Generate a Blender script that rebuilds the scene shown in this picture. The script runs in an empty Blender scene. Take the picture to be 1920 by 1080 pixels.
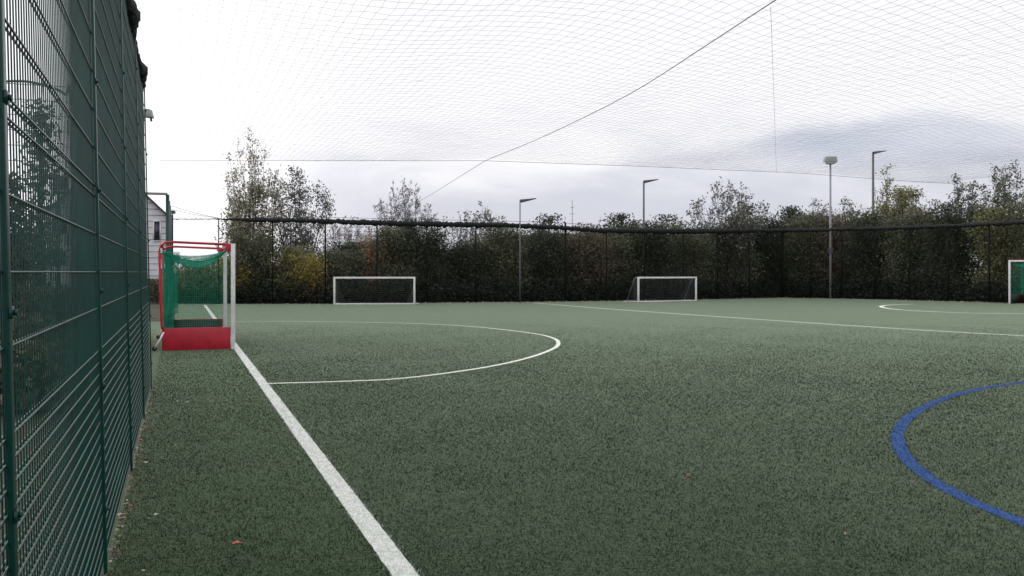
import bpy, math
import numpy as np
from mathutils import Vector

# ------------------------------------------------------------------ camera, sky, sun, exposure
S = bpy.context.scene
F, CX, HY, EYE = 1777.0, 960.0, 510.0, 1.6
cd = bpy.data.cameras.new('camera'); cam = bpy.data.objects.new('camera', cd)
S.collection.objects.link(cam); S.camera = cam
cam.location = (0, 0, EYE); cam.rotation_euler = (math.radians(90), 0, 0)
cd.sensor_width = 36; cd.lens = 36 * F / 1920; cd.shift_y = -30 / 1920
cd.clip_start = 0.05; cd.clip_end = 5000
SUN_EL, SUN_AZ = math.radians(38), math.radians(-50)      # azimuth measured from +Y towards +X
W = bpy.data.worlds.new("World"); S.world = W; W.use_nodes = True
nt = W.node_tree; nt.nodes.clear()
def N(t, tree, **k):
    n = tree.nodes.new(t)
    for a, b in k.items(): setattr(n, a, b)
    return n
def L(tree, a, b): tree.links.new(a, b)
def mathn(tree, op, a, b=None, c=None, clamp=False):
    n = N('ShaderNodeMath', tree, operation=op, use_clamp=clamp)
    for i, v in enumerate((a, b, c)):
        if v is None: continue
        if isinstance(v, (int, float)): n.inputs[i].default_value = v
        else: L(tree, v, n.inputs[i])
    return n.outputs[0]
out = N('ShaderNodeOutputWorld', nt)
sky = N('ShaderNodeTexSky', nt, sky_type='NISHITA', sun_disc=False)
sky.sun_elevation = SUN_EL; sky.sun_rotation = SUN_AZ; sky.air_density = 1.0; sky.dust_density = 2.0
bg1 = N('ShaderNodeBackground', nt); bg1.inputs[1].default_value = 0.1
L(nt, sky.outputs[0], bg1.inputs[0])
tc = N('ShaderNodeTexCoord', nt); sp = N('ShaderNodeSeparateXYZ', nt); L(nt, tc.outputs['Generated'], sp.inputs[0])
mp = N('ShaderNodeMapping', nt); mp.inputs['Scale'].default_value = (1, 1, 3.2); L(nt, tc.outputs['Generated'], mp.inputs[0])
nz = N('ShaderNodeTexNoise', nt); nz.inputs['Scale'].default_value = 3.6; nz.inputs['Detail'].default_value = 9
nz.inputs['Roughness'].default_value = .56; nz.inputs['Distortion'].default_value = .35; L(nt, mp.outputs[0], nz.inputs['Vector'])
nzf = nz.outputs['Fac']
nz2 = N('ShaderNodeTexNoise', nt); nz2.inputs['Scale'].default_value = 6.5; nz2.inputs['Detail'].default_value = 10
nz2.inputs['Roughness'].default_value = .6; nz2.inputs['Distortion'].default_value = .6; L(nt, mp.outputs[0], nz2.inputs['Vector'])
# grey cloud bank low above the horizon, thicker towards the right
zj = mathn(nt, 'ADD', sp.outputs[2], mathn(nt, 'MULTIPLY', mathn(nt, 'SUBTRACT', nzf, .5), .30))
low = N('ShaderNodeMapRange', nt, interpolation_type='SMOOTHSTEP')
low.inputs[1].default_value = .180; low.inputs[2].default_value = .065; low.inputs[3].default_value = 0; low.inputs[4].default_value = 1
L(nt, zj, low.inputs[0])
az = mathn(nt, 'ARCTAN2', sp.outputs[0], sp.outputs[1])
side = N('ShaderNodeMapRange', nt, interpolation_type='SMOOTHSTEP')
side.inputs[1].default_value = -.36; side.inputs[2].default_value = -.10; side.inputs[3].default_value = .1; side.inputs[4].default_value = 1
L(nt, az, side.inputs[0])
f_low = mathn(nt, 'MULTIPLY', low.outputs[0], side.outputs[0])
# one blue-grey gap in the cloud on the right
dx = mathn(nt, 'DIVIDE', mathn(nt, 'SUBTRACT', az, .385), .095)
dz = mathn(nt, 'DIVIDE', mathn(nt, 'SUBTRACT', sp.outputs[2], .124), .019)
dd = mathn(nt, 'ADD', mathn(nt, 'MULTIPLY', dx, dx), mathn(nt, 'MULTIPLY', dz, dz))
dd = mathn(nt, 'ADD', dd, mathn(nt, 'MULTIPLY', mathn(nt, 'SUBTRACT', nz2.outputs['Fac'], .5), 9.0))
gap = N('ShaderNodeMapRange', nt, interpolation_type='SMOOTHSTEP')
gap.inputs[1].default_value = 3.2; gap.inputs[2].default_value = -.6; gap.inputs[3].default_value = 0; gap.inputs[4].default_value = 1
L(nt, dd, gap.inputs[0])
m1 = N('ShaderNodeMix', nt, data_type='RGBA'); m1.inputs[6].default_value = (1.06, 1.05, 1.08, 1); m1.inputs[7].default_value = (.69, .70, .79, 1)
L(nt, f_low, m1.inputs[0])
m2 = N('ShaderNodeMix', nt, data_type='RGBA'); m2.inputs[7].default_value = (.50, .56, .71, 1)
L(nt, m1.outputs[2], m2.inputs[6]); L(nt, mathn(nt, 'MULTIPLY', gap.outputs[0], .52), m2.inputs[0])
glow = N('ShaderNodeMapRange', nt, interpolation_type='SMOOTHSTEP')   # thinner, brighter cloud towards the hidden sun on the left
glow.inputs[1].default_value = -.08; glow.inputs[2].default_value = -.46; glow.inputs[3].default_value = 1; glow.inputs[4].default_value = 1.32
L(nt, az, glow.inputs[0])
bg2 = N('ShaderNodeBackground', nt); L(nt, glow.outputs[0], bg2.inputs[1]); L(nt, m2.outputs[2], bg2.inputs[0])
ms = N('ShaderNodeMixShader', nt); ms.inputs[0].default_value = .93
L(nt, bg1.outputs[0], ms.inputs[1]); L(nt, bg2.outputs[0], ms.inputs[2]); L(nt, ms.outputs[0], out.inputs[0])

sd = bpy.data.lights.new('sun', 'SUN'); sd.energy = .7; sd.angle = math.radians(14); sd.color = (1, .96, .9)
sun = bpy.data.objects.new('sun', sd); S.collection.objects.link(sun)
d = Vector((math.sin(SUN_AZ) * math.cos(SUN_EL), math.cos(SUN_AZ) * math.cos(SUN_EL), math.sin(SUN_EL)))
sun.rotation_euler = d.to_track_quat('Z', 'Y').to_euler(); sun.location = d * 200
S.view_settings.view_transform = 'Standard'; S.view_settings.look = 'None'
S.view_settings.exposure = 0; S.view_settings.gamma = 1
S.cycles.max_bounces = 6; S.cycles.transparent_max_bounces = 16

# ------------------------------------------------------------------ helpers
def P(px, Y, z=0.0):              # world point at depth Y in the direction of picture column px
    return np.array([(px - CX) / F * Y, Y, z])
def depth(py): return EYE * F / (py - HY)
def ground(px, py): return P(px, depth(py))
def zat(py, Y): return EYE + (HY - py) / F * Y

def tag(o, label=None, cat=None, group=None, kind=None):
    if label: o['label'] = label
    if cat: o['category'] = cat
    if group: o['group'] = group
    if kind: o['kind'] = kind
    return o
def mesh(name, V, Fc, mat, parent=None, smooth=False, bevel=0):
    V = np.asarray(V, dtype=np.float32).reshape(-1, 3); Fc = np.asarray(Fc, dtype=np.int32)
    me = bpy.data.meshes.new(name); k = Fc.shape[1]; n = len(Fc)
    me.vertices.add(len(V)); me.vertices.foreach_set('co', V.ravel())
    me.loops.add(n * k); me.loops.foreach_set('vertex_index', Fc.ravel())
    me.polygons.add(n); me.polygons.foreach_set('loop_start', np.arange(0, n * k, k, dtype=np.int32))
    me.polygons.foreach_set('loop_total', np.full(n, k, dtype=np.int32))
    if smooth: me.polygons.foreach_set('use_smooth', np.ones(n, dtype=bool))
    me.update(calc_edges=True); me.validate()
    me.materials.append(mat)
    o = bpy.data.objects.new(name, me); S.collection.objects.link(o)
    if parent: o.parent = parent
    if bevel:
        b = o.modifiers.new('bevel', 'BEVEL'); b.width = bevel; b.segments = 2; b.limit_method = 'ANGLE'
    return o
def empty(name, loc=(0, 0, 0), rz=0, **k):
    o = bpy.data.objects.new(name, None); S.collection.objects.link(o)
    o.location = tuple(float(v) for v in loc); o.rotation_euler = (0, 0, rz); o.empty_display_size = .2
    return tag(o, **k)
class MB:                                      # collects quads
    def __init__(s): s.V = []; s.F = []; s.n = 0
    def add(s, V, Fc):
        V = np.asarray(V, float).reshape(-1, 3); s.V.append(V); s.F.append(np.asarray(Fc, int) + s.n); s.n += len(V); return s
    def box(s, c, size, ax=None):
        h = np.array(size, float) / 2
        q = np.array([[-1,-1,-1],[1,-1,-1],[1,1,-1],[-1,1,-1],[-1,-1,1],[1,-1,1],[1,1,1],[-1,1,1]]) * h
        if ax is not None: q = q @ np.array(ax, float)
        return s.add(q + np.array(c, float), [[0,3,2,1],[4,5,6,7],[0,1,5,4],[1,2,6,5],[2,3,7,6],[3,0,4,7]])
    def tube(s, pts, r, sides=6, caps=True):
        pts = np.asarray(pts, float); n = len(pts)
        r = np.full(n, r, float) if np.isscalar(r) else np.asarray(r, float)
        if caps:
            pts = np.vstack([pts[:1], pts, pts[-1:]]); r = np.concatenate([[1e-4], r, [1e-4]]); n += 2
        t = np.gradient(pts, axis=0)
        if caps: t[0] = t[1] = pts[2] - pts[1]; t[-1] = t[-2] = pts[-2] - pts[-3]
        t /= np.linalg.norm(t, axis=1)[:, None] + 1e-9
        m = np.abs(t.mean(0)); ref = np.array([0, 0, 1.]) if m[2] < .8 else np.array([1., 0, 0])
        u = np.cross(t, ref); u /= np.linalg.norm(u, axis=1)[:, None] + 1e-9; v = np.cross(t, u)
        a = np.arange(sides) * 2 * math.pi / sides + math.pi / sides
        V = pts[:, None] + r[:, None, None] * (np.cos(a)[None, :, None] * u[:, None] + np.sin(a)[None, :, None] * v[:, None])
        i = np.arange(n - 1)[:, None] * sides; j = np.arange(sides)[None]; j2 = (j + 1) % sides
        Fc = np.stack([i + j, i + j2, i + sides + j2, i + sides + j], -1).reshape(-1, 4)
        return s.add(V, Fc)
    def segs(s, A, B, r, sides=3):             # many straight cords or wires at once
        A = np.asarray(A, float).reshape(-1, 3); B = np.asarray(B, float).reshape(-1, 3); t = B - A
        t /= np.linalg.norm(t, axis=1)[:, None] + 1e-9
        ref = np.where(np.abs(t[:, 2:3]) < .8, np.array([[0, 0, 1.]]), np.array([[1., 0, 0]]))
        u = np.cross(t, ref); u /= np.linalg.norm(u, axis=1)[:, None] + 1e-9; v = np.cross(t, u)
        a = np.arange(sides) * 2 * math.pi / sides + math.pi / sides
        r = np.broadcast_to(np.asarray(r, float).reshape(-1, 1, 1), (len(A), 1, 1))
        ring = r * (np.cos(a)[None, :, None] * u[:, None] + np.sin(a)[None, :, None] * v[:, None])
        V = np.stack([A[:, None] + ring, B[:, None] + ring], 1).reshape(-1, 3)
        i = np.arange(len(A))[:, None] * 2 * sides; j = np.arange(sides)[None]; j2 = (j + 1) % sides
        return s.add(V, np.stack([i + j, i + j2, i + sides + j2, i + sides + j], -1).reshape(-1, 4))
    def build(s, name, mat, parent=None, **k):
        return mesh(name, np.vstack(s.V), np.vstack(s.F), mat, parent, **k)

def mat(name, col, rough=.6, metal=0, vary=.25, scale=6, col2=None, bump=0, bscale=60, island=None, transl=0, sheen=0, spec=.5):
    m = bpy.data.materials.new(name); m.use_nodes = True; t = m.node_tree; b = t.nodes['Principled BSDF']
    b.inputs['Roughness'].default_value = rough; b.inputs['Metallic'].default_value = metal
    b.inputs['Specular IOR Level'].default_value = spec
    if sheen:
        b.inputs['Sheen Weight'].default_value = sheen; b.inputs['Sheen Roughness'].default_value = .5
    g = N('ShaderNodeNewGeometry', t)
    if island:                                  # a colour of its own for each leaf or blade
        r = N('ShaderNodeValToRGB', t); r.color_ramp.interpolation = 'LINEAR'
        e = r.color_ramp.elements
        e[0].position = 0; e[0].color = (*island[0], 1); e[1].position = 1; e[1].color = (*island[-1], 1)
        for i, c in enumerate(island[1:-1]):
            q = e.new((i + 1) / (len(island) - 1)); q.color = (*c, 1)
        L(t, g.outputs['Random Per Island'], r.inputs[0]); cs = r.outputs[0]
    else:
        n = N('ShaderNodeTexNoise', t); n.inputs['Scale'].default_value = scale; n.inputs['Detail'].default_value = 6
        L(t, g.outputs['Position'], n.inputs['Vector'])
        mx = N('ShaderNodeMix', t, data_type='RGBA')
        c2 = col2 or tuple(c * (1 - vary) for c in col)
        mx.inputs[6].default_value = (*col, 1); mx.inputs[7].default_value = (*c2, 1)
        mr = N('ShaderNodeMapRange', t); mr.inputs[1].default_value = .35; mr.inputs[2].default_value = .68
        L(t, n.outputs['Fac'], mr.inputs[0]); L(t, mr.outputs[0], mx.inputs[0]); cs = mx.outputs[2]
    L(t, cs, b.inputs['Base Color'])
    if bump:
        n2 = N('ShaderNodeTexNoise', t); n2.inputs['Scale'].default_value = bscale; n2.inputs['Detail'].default_value = 4
        L(t, g.outputs['Position'], n2.inputs['Vector'])
        bp = N('ShaderNodeBump', t); bp.inputs['Strength'].default_value = bump; bp.inputs['Distance'].default_value = .02
        L(t, n2.outputs['Fac'], bp.inputs['Height']); L(t, bp.outputs[0], b.inputs['Normal'])
    if transl:
        tr = N('ShaderNodeBsdfTranslucent', t); L(t, cs, tr.inputs[0])
        ms = N('ShaderNodeMixShader', t); ms.inputs[0].default_value = transl
        L(t, b.outputs[0], ms.inputs[1]); L(t, tr.outputs[0], ms.inputs[2]); L(t, ms.outputs[0], t.nodes['Material Output'].inputs[0])
    return m

M = {}
M['fence'] = mat('green powder coat', (.003, .053, .042), .36, spec=.34, vary=.35, scale=3)
M['fence_far'] = mat('dark green powder coat', (.006, .013, .011), .85, spec=.15)
M['roll'] = mat('bunched black netting', (.012, .014, .014), .9, bump=.6, bscale=40)
M['cord'] = mat('grey netting cord', (.13, .135, .14), .9)
M['rope'] = mat('weathered rope', (.20, .20, .21), .9)
M['white'] = mat('white goal paint', (.82, .82, .81), .4, vary=.2, scale=5)
M['red'] = mat('red goal paint', (.52, .016, .036), .42, vary=.25, scale=5)
M['lining'] = mat('dark board lining', (.006, .02, .017), .6, col2=(.02, .03, .025), scale=8)
M['greennet'] = mat('green goal netting', (.035, .50, .33), .7, transl=.35)
M['greynet'] = mat('grey goal netting', (.11, .115, .12), .8)
M['galv'] = mat('galvanised steel', (.30, .31, .32), .5, metal=.3, vary=.2)
M['lampdark'] = mat('dark lamp metal', (.10, .105, .115), .5, vary=.2)
M['lampgrey'] = mat('grey lamp housing', (.33, .33, .34), .5, vary=.2)
M['glass'] = mat('lamp glass', (.65, .66, .66), .25)
M['rubber'] = mat('black rubber', (.012, .012, .012), .8)
M['clad'] = mat('pale cladding', (.72, .72, .77), .7, vary=.12, scale=1.5)
M['roof'] = mat('grey roof slate', (.12, .12, .14), .8)
M['pane'] = mat('dark window glass', (.03, .04, .07), .15)
M['bark'] = mat('bark', (.075, .062, .05), .9, vary=.5, scale=10, bump=.5)
M['palebark'] = mat('pale twigs', (.22, .19, .19), .9, vary=.35, scale=10)
M['soil'] = mat('leafy soil', (.045, .05, .03), .95, col2=(.07, .055, .035), scale=2, bump=.6, bscale=20)

# artificial turf: short fibres over dark infill, patchy sun bleaching, fibres catch the sky at low angles
def turf_mat():
    m = bpy.data.materials.new('artificial turf'); m.use_nodes = True; t = m.node_tree; b = t.nodes['Principled BSDF']
    g = N('ShaderNodeNewGeometry', t)
    def noise(sc, det, ro=.6, dist=0):
        n = N('ShaderNodeTexNoise', t); n.inputs['Scale'].default_value = sc; n.inputs['Detail'].default_value = det
        n.inputs['Roughness'].default_value = ro; n.inputs['Distortion'].default_value = dist
        L(t, g.outputs['Position'], n.inputs['Vector']); return n.outputs['Fac']
    fine = noise(26, 6, .75); mid = noise(3.5, 6, .7, .4); big = noise(.5, 6, .7, .5)
    v = mathn(t, 'ADD', mathn(t, 'MULTIPLY', fine, .62), mathn(t, 'MULTIPLY', mid, .38))
    r = N('ShaderNodeValToRGB', t); e = r.color_ramp.elements
    e[0].position = .28; e[0].color = (.008, .016, .006, 1); e[1].position = .72; e[1].color = (.062, .092, .048, 1)
    q = e.new(.49); q.color = (.015, .027, .012, 1)
    L(t, v, r.inputs[0])
    mx = N('ShaderNodeMix', t, data_type='RGBA', blend_type='MULTIPLY'); mx.inputs[0].default_value = 1
    r2 = N('ShaderNodeValToRGB', t); r2.color_ramp.elements[0].position = .3; r2.color_ramp.elements[0].color = (.62, .68, .64, 1)
    r2.color_ramp.elements[1].position = .7; r2.color_ramp.elements[1].color = (1.0, .98, .92, 1)
    L(t, big, r2.inputs[0]); L(t, r.outputs[0], mx.inputs[6]); L(t, r2.outputs[0], mx.inputs[7])
    L(t, mx.outputs[2], b.inputs['Base Color'])
    b.inputs['Roughness'].default_value = .8; b.inputs['Specular IOR Level'].default_value = .04
    b.inputs['Sheen Weight'].default_value = .85; b.inputs['Sheen Roughness'].default_value = .22
    b.inputs['Sheen Tint'].default_value = (.67, .82, .60, 1)
    bp = N('ShaderNodeBump', t); bp.inputs['Strength'].default_value = .5; bp.inputs['Distance'].default_value = .02
    L(t, fine, bp.inputs['Height']); L(t, bp.outputs[0], b.inputs['Normal'])
    return m
def moss(t, src, b):                             # mossy strip along the shady fence, brown grime at its foot
    g = N('ShaderNodeNewGeometry', t); x = N('ShaderNodeSeparateXYZ', t); L(t, g.outputs['Position'], x.inputs[0])
    n = N('ShaderNodeTexNoise', t); n.inputs['Scale'].default_value = 2.2; n.inputs['Detail'].default_value = 6; L(t, g.outputs['Position'], n.inputs['Vector'])
    c = mathn(t, 'ADD', x.outputs[0], mathn(t, 'MULTIPLY', x.outputs[1], .35))
    c = mathn(t, 'ADD', c, mathn(t, 'MULTIPLY', mathn(t, 'SUBTRACT', n.outputs['Fac'], .5), .9))
    for (lo, hi, col, amt) in ((1.9, .7, (.86, 1.10, .70, 1), 1.0), (-.12, -.42, (1.05, .80, .55, 1), 1.0)):
        r = N('ShaderNodeMapRange', t, interpolation_type='SMOOTHSTEP'); r.inputs[1].default_value = lo; r.inputs[2].default_value = hi; r.inputs[3].default_value = 0; r.inputs[4].default_value = amt
        L(t, c, r.inputs[0]); mx = N('ShaderNodeMix', t, data_type='RGBA', blend_type='MULTIPLY'); mx.clamp_result = False
        L(t, r.outputs[0], mx.inputs[0]); L(t, src, mx.inputs[6]); mx.inputs[7].default_value = col; src = mx.outputs[2]
    L(t, src, b.inputs['Base Color'])
M['turf'] = turf_mat()
_t = M['turf'].node_tree; _b = _t.nodes['Principled BSDF']; moss(_t, _b.inputs['Base Color'].links[0].from_socket, _b)
M['blades'] = mat('turf fibres', None, .65, island=[(.005, .011, .004), (.011, .023, .009), (.019, .037, .015), (.033, .059, .027), (.13, .175, .11)], spec=.0, transl=.12)
def patchy(m):                                   # worn and flattened patches shift the fibre colour
    t = m.node_tree; b = t.nodes['Principled BSDF']; src = b.inputs['Base Color'].links[0].from_socket
    g = N('ShaderNodeNewGeometry', t); vals = []
    mpn = N('ShaderNodeMapping', t); mpn.inputs['Scale'].default_value = (.8, 1.25, 1); L(t, g.outputs['Position'], mpn.inputs[0])
    for sc, lo in ((.45, .55), (2.2, .62), (11, .38)):
        n = N('ShaderNodeTexNoise', t); n.inputs['Scale'].default_value = sc; n.inputs['Detail'].default_value = 5; n.inputs['Roughness'].default_value = .7
        L(t, mpn.outputs[0], n.inputs['Vector'])
        r = N('ShaderNodeMapRange', t); r.inputs[1].default_value = .36; r.inputs[2].default_value = .64; r.inputs[3].default_value = lo; r.inputs[4].default_value = 1.38
        L(t, n.outputs['Fac'], r.inputs[0]); vals.append(r.outputs[0])
    vm = N('ShaderNodeVectorMath', t, operation='SCALE'); L(t, src, vm.inputs[0]); L(t, mathn(t, 'MULTIPLY', mathn(t, 'MULTIPLY', vals[0], vals[1]), vals[2]), vm.inputs['Scale'])
    moss(t, vm.outputs[0], b)
patchy(M['blades'])
M['line'] = mat('white line fibres', (.74, .75, .72), .8, col2=(.50, .54, .48), scale=26, bump=.5, bscale=45)
M['thinline'] = mat('worn pale line fibres', (.82, .84, .76), .8, col2=(.66, .70, .60), scale=20, bump=.5, bscale=45)
M['whiteblades'] = mat('white fibres', None, .7, island=[(.55, .57, .54), (.78, .78, .76)], transl=.15)
M['blue'] = mat('blue line fibres', (.006, .068, .25), .8, col2=(.004, .038, .15), scale=30, bump=.5, bscale=45)

rng = np.random.default_rng(7)
LEFT = np.array([-.35, 1.0])                     # direction of the left fence and the near sideline
UL = LEFT / np.linalg.norm(LEFT); VL = np.array([-UL[1], UL[0]])       # along, and outward to the left
D0 = -.41                                        # fence line X at Y = 0
def onfence(Y, off=0, z=0):
    p = np.array([D0 - .35 * Y, Y]) + VL * off
    return np.array([p[0], p[1], z])

# ------------------------------------------------------------------ ground, turf, markings
far_base = [(320, 570.2), (610, 569.8), (1060, 565.5), (1300, 562), (1467, 558.2), (1640, 561.2), (1778, 565), (1925, 568.8), (2200, 577)]
FB = np.array([ground(*q) for q in far_base])
fpx = np.array([q[0] for q in far_base], float); fs = np.array([q[1] - HY for q in far_base])
def fence_at(px, off=0):                          # a point of the far fence line, off metres beyond it
    Y = EYE * F / np.interp(px, fpx, fs) + off
    return P(px, Y)
bpy_v = 900.0
me = MB().add([(-bpy_v, -bpy_v, -.01), (bpy_v, -bpy_v, -.01), (bpy_v, 2500, -.01), (-bpy_v, 2500, -.01)], [[0, 1, 2, 3]]).build('ground', M['soil'])
tag(me, 'bare leafy ground outside the pitch fences', kind='structure')
poly = [onfence(-6), onfence(12.9), onfence(12.9, 3.2), onfence(30.6, 3.2), onfence(30.6)] + [fence_at(x) for x in (320, 500, 610, 800, 1060, 1180, 1300, 1467, 1640, 1778, 1925, 2200)] + [np.array([46, 20, 0.]), np.array([46, -6, 0.])]
tm = bpy.data.meshes.new('turf'); tm.from_pydata([(float(p[0]), float(p[1]), 0.0) for p in poly], [], [tuple(range(len(poly)))][:1]); tm.update()
if tm.polygons[0].normal.z < 0: tm.flip_normals()
tm.materials.append(M['turf']); turf = bpy.data.objects.new('turf', tm); S.collection.objects.link(turf)
tag(turf, 'dark green artificial turf of the pitch', kind='structure')

def catmull(pts, n=10):
    p = np.asarray(pts, float); p = np.vstack([2 * p[0] - p[1], p, 2 * p[-1] - p[-2]]); o = []
    for i in range(1, len(p) - 2):
        for k in range(n):
            t = k / n
            o.append(.5 * ((2 * p[i]) + (-p[i - 1] + p[i + 1]) * t + (2 * p[i - 1] - 5 * p[i] + 4 * p[i + 1] - p[i + 2]) * t * t + (-p[i - 1] + 3 * p[i] - 3 * p[i + 1] + p[i + 2]) * t ** 3))
    o.append(p[-2]); return np.array(o)
def resample(p, step):
    s = np.concatenate([[0], np.cumsum(np.linalg.norm(np.diff(p, axis=0), axis=1))]); n = max(2, int(s[-1] / step))
    q = np.linspace(0, s[-1], n); return np.stack([np.interp(q, s, p[:, k]) for k in range(p.shape[1])], 1)
marks = []
def marking(name, path, width, m, label, z=.004, ragged=.002):
    p = resample(np.asarray(path, float)[:, :2], .06); t = np.gradient(p, axis=0); t /= np.linalg.norm(t, axis=1)[:, None]
    n = np.stack([-t[:, 1], t[:, 0]], 1)
    a = p + n * (width / 2 + rng.normal(0, ragged, len(p)))[:, None]; b = p - n * (width / 2 + rng.normal(0, ragged, len(p)))[:, None]
    V = np.zeros((2 * len(p), 3)); V[0::2, :2] = b; V[1::2, :2] = a; V[:, 2] = z
    i = np.arange(len(p) - 1) * 2
    o = mesh(name, V, np.stack([i, i + 1, i + 3, i + 2], 1)[:, ::-1], m)
    tag(o, label, kind='structure'); marks.append((o, resample(p, .25), width)); return o
def sideline(Y): return np.array([1.185 - .35 * Y, Y, 0])
marking('sideline', [sideline(1.5), sideline(24), sideline(45.8)], .135, M['line'], 'wide white sideline running past the red hockey goal')
arc = catmull([ground(*q) for q in [(500, 720), (640, 716), (760, 709.5), (900, 691), (985, 673), (1035, 655.5), (1047, 644), (1036, 634), (995, 625), (900, 614), (800, 608), (700, 605), (560, 603), (460, 603), (396, 604)]])
marking('goal_area_line', arc, .09, M['thinline'], 'thin white curved goal area line in front of the red goal', z=.008)
marking('halfway_line', catmull([ground(*q) for q in [(1000, 568), (1150, 580), (1400, 597.5), (1600, 611), (1760, 621), (1920, 630), (2150, 645)]]), .135, M['thinline'], 'long thin pale line slanting across the far turf')
marking('far_arc_line', catmull([ground(*q) for q in [(1710, 570.5), (1668, 572.2), (1652, 574.8), (1664, 578.5), (1700, 582), (1780, 586), (1850, 588), (1960, 588.5), (2100, 588)]]), .20, M['thinline'], 'thin pale arc before the right hockey goal', z=.008)
marking('blue_centre_line', catmull([ground(*q) for q in [(2250, 700), (2100, 702), (2000, 708), (1920, 717), (1840, 729), (1770, 748), (1715, 775), (1688, 801), (1684, 828), (1700, 860), (1740, 895), (1800, 930), (1870, 961), (1940, 990), (2060, 1040)]]), .118, M['blue'], 'curved bright blue marking on the near right turf', ragged=.005)

# fibres standing up near the camera
def blade_mesh(XY, h, lean, w):
    n = len(XY); a = rng.uniform(0, 2 * math.pi, n); b = rng.uniform(0, 2 * math.pi, n)
    d = np.stack([np.cos(a), np.sin(a)], 1) * (w / 2)[:, None]; l = np.stack([np.cos(b), np.sin(b)], 1) * (lean * h)[:, None]
    V = np.zeros((n, 3, 3)); V[:, 0, :2] = XY - d; V[:, 1, :2] = XY + d; V[:, 2, :2] = XY + l; V[:, 2, 2] = h
    return V.reshape(-1, 3), np.arange(3 * n).reshape(-1, 3)
def view_points(n, y0, y1, pw):
    Y = (y0 ** pw + rng.uniform(0, 1, n) * (y1 ** pw - y0 ** pw)) ** (1 / pw)
    X = rng.uniform(-.60, .60, n) * Y
    k = (X > D0 - .35 * Y + .02) & (X < .6 * Y); return np.stack([X[k], Y[k]], 1)
XY = view_points(520000, 4.0, 30, .35)
keep = 1 - np.clip((XY[:, 1] - 9) / 21, 0, 1) ** 1.2 + .12 * np.sin(XY[:, 0] * 1.7 + 2 * np.sin(XY[:, 1] * .9))
XY = XY[rng.uniform(0, 1, len(XY)) < keep]
own = np.full(len(XY), -1)
for mi, (ob, p, w) in enumerate(marks):
    lo = p.min(0) - .3; hi = p.max(0) + .3
    c = np.where((XY[:, 0] > lo[0]) & (XY[:, 0] < hi[0]) & (XY[:, 1] > lo[1]) & (XY[:, 1] < hi[1]))[0]
    for i in range(len(p) - 1):
        A, Bp = p[i], p[i + 1]; ab = Bp - A; q = XY[c]
        near = np.abs(q - (A + Bp) / 2).max(1) < .35
        cc = c[near]; q = q[near]
        if not len(cc): continue
        tt = np.clip(((q - A) @ ab) / (ab @ ab), 0, 1); dist = np.linalg.norm(q - (A + tt[:, None] * ab), axis=1)
        own[cc[dist < w / 2 + rng.normal(0, .004, len(dist))]] = mi
def fibres(G):
    sc = np.clip(G[:, 1] / 7, .8, 2.2)
    return blade_mesh(G, rng.uniform(.009, .020, len(G)), rng.uniform(.3, 1.6, len(G)) * sc ** .5, .0045 * sc)
V, Fc = fibres(XY[own < 0])
o = mesh('turf_fibres', V, Fc, M['blades']); tag(o, 'short green plastic fibres standing on the near turf', 'turf fibres', kind='stuff')
for mi, (ob, p, w) in enumerate(marks):           # the markings are fibres too: add theirs to each marking's own mesh
    Gm = XY[own == mi]
    if not len(Gm): continue
    V1 = np.array([v.co for v in ob.data.vertices]); q = np.array([f.vertices[:] for f in ob.data.polygons])
    T1 = np.vstack([q[:, [0, 1, 2]], q[:, [0, 2, 3]]]); V2, T2 = fibres(np.repeat(Gm, 2, 0) + rng.normal(0, .01, (2 * len(Gm), 2)))
    tmp = mesh('tmp', np.vstack([V1, V2]), np.vstack([T1, T2 + len(V1)]), ob.data.materials[0])
    ob.data = tmp.data; tmp.data.name = ob.name; bpy.data.objects.remove(tmp)

# ------------------------------------------------------------------ near fence on the left
LEAN = .022                                       # the old fence leans outward slightly
def lean(V):
    V = np.array(V, float).reshape(-1, 3); V[:, :2] += VL * (LEAN * V[:, 2:3]); return V
ZH = [round(.06 + .0625 * i, 4) for i in range(19)] + [1.41, 1.60, 1.80, 2.0, 2.055] + [round(2.055 + .2 * i, 3) for i in range(1, 11)]
def wire_panel(A, B, parent, m, z0=.04, z1=4.1, zs=ZH, pitch=.05, rv=.0025, rh=.0038, leaning=True, sides=4, gap=.0072, nrm=None):
    A = np.array(A[:2], float); B = np.array(B[:2], float); ln = np.linalg.norm(B - A); u = (B - A) / ln
    nr = VL if nrm is None else nrm
    n = int(ln / pitch); s = (np.arange(n) + .5) * ln / n; b = MB()
    q = A + s[:, None] * u
    lo = np.column_stack([q, np.full(n, z0)]); hi = np.column_stack([q, np.full(n, z1)])
    if leaning: lo = lean(lo); hi = lean(hi)
    b.segs(lo, hi, rv, sides)
    for z in zs:
        if z > z1: continue
        for sg in ((1, -1) if gap else (0,)):
            a = np.array([[*(A + nr * gap * sg), z]]); c = np.array([[*(B + nr * gap * sg), z]])
            if leaning: a = lean(a); c = lean(c)
            b.segs(a, c, rh, max(sides, 4))
    return b.build('wire_panel', m, parent)
fn = empty('mesh_fence', onfence(0), label='tall green wire mesh fence running close along the left side', cat='fence')
fn.location = (0, 0, 0)
postY = [-.30, 2.34, 4.99, 7.63, 10.27, 12.91]
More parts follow.
